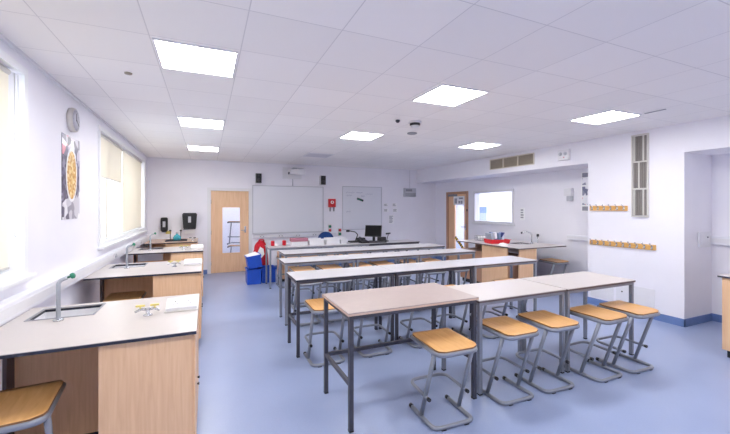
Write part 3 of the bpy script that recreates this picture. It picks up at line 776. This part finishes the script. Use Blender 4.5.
tag(MB().prism([(-.08, 0), (.08, 0), (.07, .03), (.02, .045), (-.04, .035), (-.07, .018)], -.05, .05, axis=1).build('white_bag', 'paper', loc=(5.26, 5.30, cz), rz=-.4), 'small white folded bag on the alcove counter edge below the red tray', 'bag')

lab_bench('wooden counter corner standing in the bay at the frame edge', XA - .065, 5.08, .85, 2.03, flip=True, cab=.55)

# ------------------------------------------------------------------ right wall fittings
def coat_rail(label, y0, y1, z, n):
    r = thing('coat_rail', label, 'coat rail', (XR, (y0 + y1) / 2, z), group='wooden coat rails on the pier')
    h = (y1 - y0) / 2
    MB().box(-.02, -.0005, -h, h, -.04, .04, .004).build('board', 'rail', r)
    for i in range(n):
        y = -h + .045 + (2 * h - .09) * i / (n - 1)
        m = MB(); m.box(-.025, -.0202, y - .011, y + .011, -.03, .032, .002)
        m.tube([(-.024, y, .018), (-.05, y, .03), (-.075, y, .052)], .0065, 8, .01)
        m.tube([(-.024, y, -.012), (-.045, y, -.028), (-.06, y, -.012)], .0055, 8, .01)
        m.lathe([(.004, 0), (.010, .005), (.010, .012), (.004, .017)], 10, Matrix.Translation((-.075, y, .048)))
        m.build('hook', 'chrome', r)
    return r
coat_rail('short wooden coat rail with six hooks, upper one on the pier', 3.41, 4.0, 1.60, 6)
coat_rail('long wooden coat rail with ten hooks, lower one on the pier', 3.03, 4.0, 1.035, 10)

r = thing('wall_grille', 'tall cream-framed grille with three panels of vertical slats', 'grille', (XR, 3.235, 2.09))
MB().frame(0, -.03, -.0005, -.115, .115, -.62, .61, .018, bars_v=(.205, -.2), bw=.018).build('frame', 'offwhite', r)
for zi, (z0, z1) in enumerate(((-.595, -.2125), (-.1875, .1925), (.2175, .585))):
    MB().box(-.006, -.0006, -.09, .09, z0, z1).build('backing', 'louvredark', r)
    for k in range(6):
        y = -.075 + .03 * k
        MB().box(-.022, -.0062, y - .009, y + .009, z0, z1).build('slat', 'offwhite' if (k + zi * 2) % 4 == 1 else 'slat', r)
r = thing('air_vent', 'three-part beige air vent high on the bulkhead', 'air vent', (XR, 5.725, 2.575))
MB().frame(0, -.02, -.0005, -.6, .6, -.115, .115, .018, bars_u=(-.2, .2), bw=.03).build('frame', 'cream', r)
for k in (-.4, 0, .4):
    m = MB(); m.box(-.004, -.0006, k - .185, k + .185, -.096, .096)
    for j in range(9):
        z = -.085 + .0212 * j; m.box(-.016, -.004, k - .185, k + .185, z - .006, z + .003)
    m.build('louvre_panel', 'louvre', r)
r = thing('emergency_light', 'cream box with two round lenses high on the bulkhead above the alcove', 'emergency light', (XR, 4.47, 2.555))
MB().box(-.05, -.0005, -.11, .11, -.095, .095, .008).build('housing', 'white', r)
for y in (-.05, .05):
    MB().lathe([(.032, 0), (.032, .012), (.02, .02)], 18, Matrix.Translation((-.0505, y, .02)) @ Matrix.Rotation(-PI / 2, 4, 'Y')).build('lens', 'lightgrey', r)
MB().lathe([(.009, 0), (.009, .006)], 10, Matrix.Translation((-.0505, -.02, -.045)) @ Matrix.Rotation(-PI / 2, 4, 'Y')).build('indicator', 'red', r)
for (y0, y1, z0, z1, ly, lz, n) in ((3.62, 3.99, .135, .385, 3.76, .33, 'smaller flush white access panel low on the pier, nearer the alcove'), (3.05, 3.58, .125, .43, 3.49, .31, 'larger flush white access panel low on the pier, nearer the bay')):
    r = thing('access_panel', n, 'access panel', (XR, (y0 + y1) / 2, (z0 + z1) / 2), group='access panels low on the pier')
    h, v = (y1 - y0) / 2, (z1 - z0) / 2
    MB().box(-.008, -.0005, -h, h, -v, v, .002).build('cover', 'white', r)
    MB().lathe([(.011, 0), (.011, .005)], 12, Matrix.Translation((-.0085, ly - (y0 + y1) / 2, lz - (z0 + z1) / 2)) @ Matrix.Rotation(-PI / 2, 4, 'Y')).build('lock', 'black', r)

# alcove wall fittings
r = thing('paper_dispenser', 'small clear and grey dispenser on the alcove wall near the pier', 'dispenser', (XA, 4.88, 1.86))
MB().box(-.09, -.0005, -.08, .08, -.02, .13, .012).build('housing', 'white', r)
MB().box(-.08, -.0005, -.075, .03, -.12, -.021, .012).build('drip_tray', 'lightgrey', r)
r = thing('colour_poster', 'tall narrow poster strip with coloured pictures on the alcove wall beside the pier', 'poster', (XA, 4.52, 1.92))
MB().box(-.004, -.0005, -.13, .13, -.39, .37).build('sheet', 'paper', r)
for (z0, z1, mm) in ((.27, .35, 'ink'), (.12, .25, 'colour_notice'), (-.08, .09, 'colour_notice'), (-.26, -.12, 'colour_notice'), (-.37, -.29, 'ink')):
    MB().box(-.0055, -.0042, -.11, .11, z0, z1).build('printed_block', mm, r)
def notice(label, loc, w, h, axis='back', lines=4, group=None):
    rz = 0 if axis == 'back' else -PI / 2
    r = thing('paper_notice', label, 'notice', loc, rz, group)
    MB().box(-w / 2, w / 2, -.004, -.0005, -h / 2, h / 2).build('sheet', 'paper', r)
    m = MB(); gap = h / (lines + 1)
    for i in range(lines):
        z = h / 2 - gap * (i + .9); ww = w * (.34 if i % 2 else .40) * (.7 + .3 * random.random())
        m.box(-w * .4, -w * .4 + ww * 2, -.0052, -.0042, z - gap * .28, z + gap * .28)
    m.build('printed_lines', 'ink', r)
notice('small white notice on the alcove wall past the internal window', (XA, 6.06, 1.46), .12, .28, 'alcove')
g = 'white notices beside the small whiteboard'
for (x, z, w, h, n) in ((4.84, 1.68, .15, .09, 'upper row, nearer the whiteboard'), (5.13, 1.68, .15, .11, 'upper row, nearer the control box'), (4.85, 1.52, .17, .10, 'second row, nearer the whiteboard'), (5.15, 1.52, .16, .11, 'second row, nearer the control box'), (5.02, 1.25, .17, .26, 'lowest and tallest one')):
    notice('white printed notice beside the small whiteboard, ' + n, (x, YB, z), w, h, lines=3 if h < .2 else 6, group=g)

# ------------------------------------------------------------------ back wall fittings
r = thing('projection_board', 'large grey-white projection board on the back wall below the projector', 'whiteboard', (1.98, YB, 1.56))
MB().box(-.92, .92, -.03, -.0005, -.60, .60).build('surface', 'board', r)
MB().frame(1, -.036, -.0302, -.935, .935, -.615, .615, .022).build('frame', 'lightgrey', r)
MB().box(-.93, .93, -.09, -.0365, -.628, -.612, .003).build('pen_tray', 'lightgrey', r)
r = thing('whiteboard', 'smaller whiteboard with faint writing behind the monitor', 'whiteboard', (4.08, YB, 1.59))
MB().box(-.60, .60, -.022, -.0005, -.60, .60).build('surface', 'board', r)
MB().frame(1, -.028, -.0222, -.615, .615, -.615, .615, .018).build('frame', 'lightgrey', r)
for (sx, sz, ln) in ((-.52, .44, .28), (-.2, .44, .2), (-.50, .36, .18), (-.05, .34, .12), (-.5, -.1, .14), (.1, .4, .22)):
    m = MB(); pts = [(sx + ln * i / 16, -.0229, sz + .018 * math.sin(i * 2.1) + .01 * math.sin(i * 5)) for i in range(17)]
    m.tube(pts, .0022, 5); m.build('handwriting', 'marker', r)
er = thing('board_eraser', 'dark green eraser stuck on the smaller whiteboard', 'eraser', (4.0, YB - .0285, 1.83))
m_ = rot('Y', 18)
MB().box(-.10, .10, -.028, 0, -.028, .028, .006, mtx=m_).build('body', 'darkgrey', er)
MB().box(-.095, .06, -.031, -.0285, -.024, .004, mtx=m_).build('label_strip', 'green', er)

r = thing('projector', 'white short-throw projector mounted above the large board', 'projector', (2.07, YB, 2.51))
MB().box(-.26, .24, -.02, -.0005, -.15, .15, .004).build('wall_plate', 'white', r)
MB().box(-.05, .05, -.30, -.0205, .07, .11, .006).build('mounting_arm', 'lightgrey', r)
p_ = MB().box(-.15, .24, -.44, -.14, -.06, .0695, .02, 3).build('body', 'white', r)
MB().box(-.05, .22, -.42, -.16, .1105, .14, .01).build('top_cover', 'white', r)
MB().box(-.17, -.151, -.38, -.25, -.05, .0, .004).build('lens_hood', 'darkgrey', p_)
MB().tube([(0, -.03, -.151), (0, -.03, -.33)], .012, 8).build('cable_conduit', 'lightgrey', r)
for x, n in ((1.19, 'nearer the door'), (2.88, 'nearer the fire blanket')):
    r = thing('wall_speaker', 'small black-fronted loudspeaker above the large board, ' + n, 'loudspeaker', (x, YB, 2.345), group='loudspeakers above the board')
    MB().box(-.075, .075, -.13, -.0005, -.125, .125, .008).build('cabinet', 'lightgrey', r)
    MB().box(-.068, .068, -.142, -.1305, -.118, .118, .004).build('speaker_grille', 'black', r)
    for z, rr in ((-.04, .045), (.07, .022)):
        MB().lathe([(rr, 0), (rr * .6, .004), (rr * .3, .006)], 18, Matrix.Translation((0, -.1422, z)) @ Matrix.Rotation(PI / 2, 4, 'X')).build('driver', 'darkgrey', r)
r = thing('fire_blanket', 'red fire blanket case with two black pull tapes between the boards', 'fire blanket', (3.16, YB, 1.73))
MB().box(-.105, .105, -.05, -.0005, -.115, .115, .01).build('case', 'red', r)
MB().lathe([(.045, 0), (.045, .0015)], 20, Matrix.Translation((0, -.0502, .02)) @ Matrix.Rotation(PI / 2, 4, 'X')).build('emblem', 'paper', r)
MB().prism([(-.018, 0), (.018, 0), (.02, .025), (.004, .06), (-.012, .04), (-.02, .02)], -.0535, -.0522, axis=1).build('flame_mark', 'red', r)
for x in (-.055, .055): MB().box(x - .014, x + .014, -.03, -.022, -.23, -.1155).build('pull_tape', 'darkgrey', r)
for (x, z, c1, c2, n) in ((3.10, 1.03, 'green', 'red', 'green above red'), (3.39, .92, 'red', 'green', 'red above green')):
    r = thing('push_button_station', 'small push-button box with %s on the back wall' % n, 'push button', (x, YB, z), group='push-button boxes between the boards')
    MB().box(-.045, .045, -.035, -.0005, -.105, .105, .006).build('box', 'offwhite', r)
    for zz, c in ((.055, c1), (-.05, c2)):
        MB().lathe([(.038, 0), (.038, .012), (.03, .024), (.01, .028)], 18, Matrix.Translation((0, -.0355, zz)) @ Matrix.Rotation(PI / 2, 4, 'X')).build('button', c, r)
r = thing('control_box', 'grey louvred control box on the back wall in the far corner', 'control box', (5.63, YB, 2.06))
MB().box(-.2, .2, -.09, -.0005, -.13, .13, .008).build('housing', 'lightgrey', r)
m = MB()
for j in range(4): m.box(-.18, .18, -.096, -.0905, -.115 + .026 * j, -.10 + .026 * j)
m.build('louvre_panel', 'midgrey', r)
MB().box(-.16, .06, -.094, -.0905, .03, .1).build('display_panel', 'midgrey', r)
MB().tube([(.02, -.012, .131), (.02, -.012, .67)], .006, 6).build('cable_conduit', 'cable', r)

r = thing('soap_dispenser', 'narrow black soap dispenser on the back wall above the brown bench', 'soap dispenser', (-.90, YB, 1.22))
MB().box(-.072, .072, -.10, -.0005, -.16, .16, .03, 3).build('housing', 'black', r)
MB().box(-.028, .028, -.104, -.1005, -.06, .07, .002).build('window_label', 'lightgrey', r)
MB().box(-.05, .05, -.09, -.01, -.175, -.1605, .004).build('push_lever', 'darkgrey', r)
r = thing('towel_dispenser', 'large black paper towel dispenser on the back wall beside the door', 'towel dispenser', (-.37, YB, 1.30))
MB().prism([(-.13, -.17), (.13, -.17), (.155, .15), (.13, .18), (-.13, .18), (-.155, .15)], -.21, -.0005, axis=1).build('cover', 'black', r)
MB().box(-.03, .03, -.214, -.2105, -.04, .1, .002).build('window_label', 'lightgrey', r)
MB().box(-.125, .125, -.20, -.0005, -.2, -.1705, .006).build('outlet', 'darkgrey', r)
MB().box(-.10, .11, -.12, -.117, -.30, -.2005).build('paper_towel', 'paper', r)
tag(MB().box(-.055, .055, -.003, -.0005, -.035, .035).build('wall_sticker', 'yellow', loc=(-.82, YB, 1.03)), 'small yellow sticker under the narrow soap dispenser', 'sticker')

# ------------------------------------------------------------------ window wall: clock and poster
r = thing('wall_clock', 'round pale grey clock high on the window wall above the poster', 'clock', (XL, 4.47, 2.49))
RX = Matrix.Rotation(PI / 2, 4, 'Y')
MB().lathe([(.118, .0005), (.122, .02), (.118, .045), (.108, .047)], 32, RX).build('case', 'offwhite', r)
MB().lathe([(.107, .0475), (.02, .0485)], 32, RX).build('dial', 'clock', r)
MB().box(.049, .051, -.004, .004, -.01, .065).build('hand', 'darkgrey', r)
MB().box(.0515, .0535, -.01, .085, -.003, .003, mtx=rot('X', -35)).build('hand', 'darkgrey', r)
m = MB()
for k in range(12):
    a = k * PI / 6; m.box(.0488, .0496, .09 * math.cos(a) - .004, .09 * math.cos(a) + .004, .09 * math.sin(a) - .004, .09 * math.sin(a) + .004)
m.build('hour_marks', 'midgrey', r)
r = thing('wall_poster', 'glossy collage poster with a golden oval on the window wall', 'poster', (XL, 4.48, 1.91))
MB().box(.0005, .004, -.25, .25, -.41, .41).build('sheet', 'poster_ground', r)
MB().prism([(-.25, .22), (-.1, .17), (.02, .25), (.25, .12), (.25, .41), (-.25, .41)], .0042, .006, axis=0).build('top_picture', 'poster_top', r)
MB().prism([(-.25, -.41), (.25, -.41), (.25, -.1), (.12, -.2), (-.06, -.17), (-.25, -.26)], .0042, .006, axis=0).build('foot_picture', 'poster_foil', r)
MB().prism([(.005 + .16 * math.cos(a * PI / 16), .03 + .27 * math.sin(a * PI / 16)) for a in range(32)], .0062, .0075, axis=0).build('oval_border', 'paper', r)
MB().prism([(.005 + .135 * math.cos(a * PI / 16), .03 + .24 * math.sin(a * PI / 16)) for a in range(32)], .0077, .009, axis=0).build('oval_picture', 'poster_gold', r)

# ------------------------------------------------------------------ things on and around the rear row
tz = .8105
r = thing('computer_monitor', 'black computer monitor standing on the rearmost table', 'monitor', (3.57, 7.64, tz), math.radians(-42))
m_ = rot('X', -14, (0, .02, .245))
MB().box(-.2, .2, -.02, .02, -.135, .135, .006, mtx=m_).build('casing', 'black', r)
MB().box(-.186, .186, -.0225, -.0202, -.118, .121, mtx=m_).build('screen', 'screen', r)
MB().box(-.03, .03, .045, .075, .012, .25, .004).build('stand', 'black', r)
MB().box(-.12, .12, -.07, .12, 0, .0118, .003).build('base', 'black', r)
r = thing('keyboard', 'dark keyboard lying in front of the monitor', 'keyboard', (3.56, 7.38, tz), math.radians(-12))
MB().box(-.2, .2, -.065, .065, 0, .02, .004).build('case', 'black', r)
m = MB()
for i in range(14):
    for j in range(4): m.box(-.188 + .027 * i, -.166 + .027 * i, -.052 + .027 * j, -.030 + .027 * j, .0202, .026)
m.build('keys', 'darkgrey', r)
r = thing('document_camera', 'black document camera with a bent arm beside the monitor', 'document camera', (3.10, 7.66, tz))
MB().box(-.12, .1, -.08, .1, 0, .03, .006).build('base', 'black', r)
MB().tube([(.05, .05, .03), (.11, .05, .17), (.03, .02, .235), (-.13, 0, .265)], .011, 10, .03).build('arm', 'black', r)
MB().box(-.19, -.12, -.025, .025, .24, .285, .006).build('camera_head', 'black', r)
r = thing('desk_phone', 'black desk phone with handset beside the keyboard', 'phone', (3.24, 7.42, tz), .1)
MB().prism([(-.09, 0), (.09, 0), (.09, .07), (-.09, .03)], -.09, .09, axis=0).build('body', 'black', r)
MB().tube([(-.07, -.07, .09), (-.07, 0, .105), (-.07, .08, .12)], .022, 10).build('handset', 'darkgrey', r)
r = thing('desk_microphone', 'small dark stalk microphone on the far side of monitor', 'microphone', (3.88, 7.54, tz))
MB().lathe([(.05, 0), (.05, .015), (.02, .02)], 16).build('base', 'black', r)
MB().tube([(0, 0, .02), (.02, 0, .1), (.035, -.02, .17)], .007, 8, .03).build('stalk', 'black', r)
MB().tube([(-.03, -.02, .182), (.08, -.02, .19)], .02, 10).build('head', 'darkgrey', r)
for x, y, n in ((3.84, 7.73, 'nearest the table end'), (3.30, 7.74, 'behind the document camera')):
    rr = thing('equipment_box', 'small black box on the monitor table, ' + n, 'box', (x, y, tz), .1, 'black boxes by the monitor')
    MB().box(-.09, .09, -.06, .06, 0, .09, .006).build('case', 'black', rr)
    MB().box(-.07, .07, -.0625, -.0602, .02, .07).build('front_panel', 'darkgrey', rr)

for i, x in enumerate((2.145, 2.515, 2.755)):
    w = (.155, .145, .065)[i]
    r = thing('paper_tray', 'white paper tray on the rear table row below the blue chair, %s from the door' % ORD[i], 'tray', (x, 7.54, tz), 0, 'white trays on the rear table row')
    MB().box(-w, w, -.11, .12, 0, .006).build('base', 'white', r)
    m = MB(); m.box(-w, w, -.112, -.104, .006, .13); m.box(-w, w, .112, .12, .006, .13); m.box(-w, -w + .006, -.104, .112, .006, .09); m.box(w - .006, w, -.104, .112, .006, .09)
    m.build('sides', 'white', r)
    tag(MB().box(-w + .02, w - .02, -.095, .1, 0, .05, .002).build('paper_stack', 'paper', loc=(x, 7.54, tz + .0065)), 'stack of white paper in a rear-row tray, %s from the door' % ORD[i], 'paper stack', 'paper stacks in the white trays')
r = thing('card_box', 'white box with a mauve lid on the rear table row', 'box', (1.79, 7.57, tz))
MB().box(-.165, .165, -.1, .1, 0, .08).build('body', 'white', r)
MB().box(-.175, .175, -.11, .11, .0805, .15, .004).build('lid', 'pink', r)
for x, y, n in ((1.25, 7.6, 'closest to the aisle end'), (1.49, 7.62, 'next to the mauve-lidded box')):
    r = thing('pencil_case', 'red and white pencil case on the rear table row, ' + n, 'pencil case', (x, y, tz), .3, 'red pencil cases on the rear row')
    MB().box(-.032, .032, -.03, .03, 0, .105, .014, 3).build('pouch', 'redcloth', r)
    MB().box(.036, .11, -.045, .045, 0, .04, .01).build('flap', 'paper', r)

r = thing('swivel_chair', 'navy blue swivel chair behind the rear table row', 'chair', (2.62, 8.55, 0))
m = MB()
for k in range(5):
    a = k * 2 * PI / 5; m.tube([(0, 0, .09), (.29 * math.cos(a), .29 * math.sin(a), .062)], .018, 8)
m.build('star_base', 'black', r)
for k in range(5):
    a = k * 2 * PI / 5; MB().lathe([(.028, -.012), (.028, .012)], 12, Matrix.Translation((.29 * math.cos(a), .29 * math.sin(a), .0285)) @ Matrix.Rotation(PI / 2, 4, 'X')).build('caster', 'black', r)
MB().tube([(0, 0, .1), (0, 0, .45)], .024, 12).build('gas_lift', 'black', r)
MB().box(-.22, .22, -.22, .21, .452, .52, .03, 3).build('seat', 'chairblue', r)
pts = [(-.19, .60)] + [(-.19 * math.cos(a * PI / 12), .86 + .165 * math.sin(a * PI / 12)) for a in range(13)] + [(.19, .60), (.12, .56), (-.12, .56)]
MB().prism(pts, -.27, -.225, axis=1).build('backrest', 'chairblue', r)
MB().tube([(0, -.02, .445), (0, -.29, .445), (0, -.29, .75)], .014, 10, .05).build('back_support', 'black', r)

def crate(label, loc, rz=0, tilt=None, h=.315):
    r = thing('storage_crate', label, 'crate', loc, rz, 'blue plastic crates by the door')
    if tilt: r.rotation_euler = (math.radians(tilt[0]), math.radians(tilt[1]), rz)
    w, d, k = .14, .19, .006
    MB().box(-w + .006, w - .006, -d + .006, d - .006, 0, k).build('base', 'blue', r)
    m = MB(); m.frame(2, k, h, -w, w, -d, d, .007); m.build('sides', 'blue', r)
    m = MB(); m.frame(2, h - .03, h + .002, -w - .012, w + .012, -d - .012, d + .012, .0115); m.build('rim', 'blue', r)
    return r
crate('blue plastic crate on the floor by the door, carrying a tipped crate', (.905, 7.99, 0))
crate('blue plastic crate behind the rear table legs, in front of the red bag', (1.215, 8.06, 0))
c3 = crate('blue plastic crate tipped on top of the others, papers spilling out', (.93, 7.97, .345), 0, (0, -9), .26)
c3.location.z = .345
for i in range(3):
    p = tag(MB().box(-.115, .115, -.15, .15, 0, .018, .002).build('paper_stack', 'paper'), ['lowest white paper bundle in the tipped blue crate', 'middle white paper bundle in the tipped blue crate', 'topmost white paper bundle in the tipped blue crate'][i], 'paper stack', 'papers in the tipped crate')
    p.rotation_euler = (math.radians(4), math.radians(-9 - 3 * i), .1 * i)
    p.location = (.93 - .045, 7.97, .345 + .19 + .028 * i)
r = thing('red_bag', 'red sports bag with white print standing behind the blue crates', 'bag', (1.12, 8.43, 0))
t = bmesh.new(); bmesh.ops.create_icosphere(t, subdivisions=4, radius=1)
for v in t.verts:
    x, y, z = v.co
    f = 1 + .12 * math.sin(5 * x + 3 * z) * math.cos(4 * y + 2 * z)
    v.co = Vector((math.copysign(abs(x) ** .7, x) * .165 * f * (1 - .12 * z), math.copysign(abs(y) ** .7, y) * .12 * f, .43 + math.copysign(abs(z) ** .75, z) * .43))
    v.co.z = max(v.co.z, .003)
for f in t.faces: f.smooth = True
b = MB(); b._merge(t); b.build('body', 'redcloth', r)
MB().tube([(-.06, -.06, .81), (-.05, -.1, .885), (.05, -.1, .885), (.06, -.06, .81)], .014, 8, .03).build('handle', 'redcloth', r)
MB().prism([(-.09, .52), (.0, .48), (.06, .56), (.04, .68), (-.03, .73), (-.08, .62)], -.140, -.128, axis=1).build('white_print', 'paper', r)
r = thing('pedestal_cabinet', 'pale wooden pedestal cabinet behind the first rear table', 'cabinet', (1.66, 8.05, 0))
MB().box(-.2, .2, -.22, .22, .06, .62).build('body', 'beech', r)
MB().box(-.18, .18, -.2, .2, 0, .0595).build('plinth', 'black', r)
for z0 in (.08, .26, .44):
    dr = MB().box(-.19, .19, -.24, -.2205, z0, z0 + .165, .002).build('drawer', 'beech', r)
    MB().tube([(-.05, -.255, z0 + .11), (.05, -.255, z0 + .11)], .006, 8).build('drawer_handle', 'chrome', dr)

# things beyond the glass: stacked stools in the corridor, board in the prep room
copy_tree(proto, (.72, 10.15, 0), PI * .9, 'wooden-seated stool behind the back door glass, lower one of a stack')
copy_tree(proto, (.72, 10.15, .64), PI * .9, 'wooden-seated stool behind the back door glass, upper one of a stack')
r = thing('notice_board', 'blue and grey board seen through the internal window', 'notice board', (10.2, 11.85, 1.38))
MB().box(-.03, -.0005, -.72, .6, .0, .25).build('upper_panel', 'bluegrey', r)
MB().box(-.03, -.0005, -.72, .6, -.75, -.0005).build('lower_panel', 'greyblue', r)

# ------------------------------------------------------------------ light, world, camera
w = bpy.data.worlds.new('World'); scene.world = w; w.use_nodes = True
bg = w.node_tree.nodes['Background']; bg.inputs['Color'].default_value = (.93, .97, 1.0, 1); bg.inputs['Strength'].default_value = 2.0

cam = bpy.data.cameras.new('camera'); co = bpy.data.objects.new('camera', cam); COL.objects.link(co)
F = 359.0
cam.sensor_fit = 'HORIZONTAL'; cam.sensor_width = 36.0; cam.lens = 36.0 * F / 730
cam.shift_x = 0.0; cam.shift_y = -10.0 / 730; cam.clip_start = .02
co.location = (0, 0, 1.62); co.rotation_euler = (PI / 2, 0, -math.atan(158 / 359.0))
scene.camera = co

scene.view_settings.view_transform = 'Standard'; scene.view_settings.look = 'None'
scene.view_settings.gamma = 1.0; scene.view_settings.use_curve_mapping = False
scene.view_settings.exposure = 1.24
try:
    scene.cycles.max_bounces = 14; scene.cycles.diffuse_bounces = 8; scene.cycles.transparent_max_bounces = 12
except Exception: pass
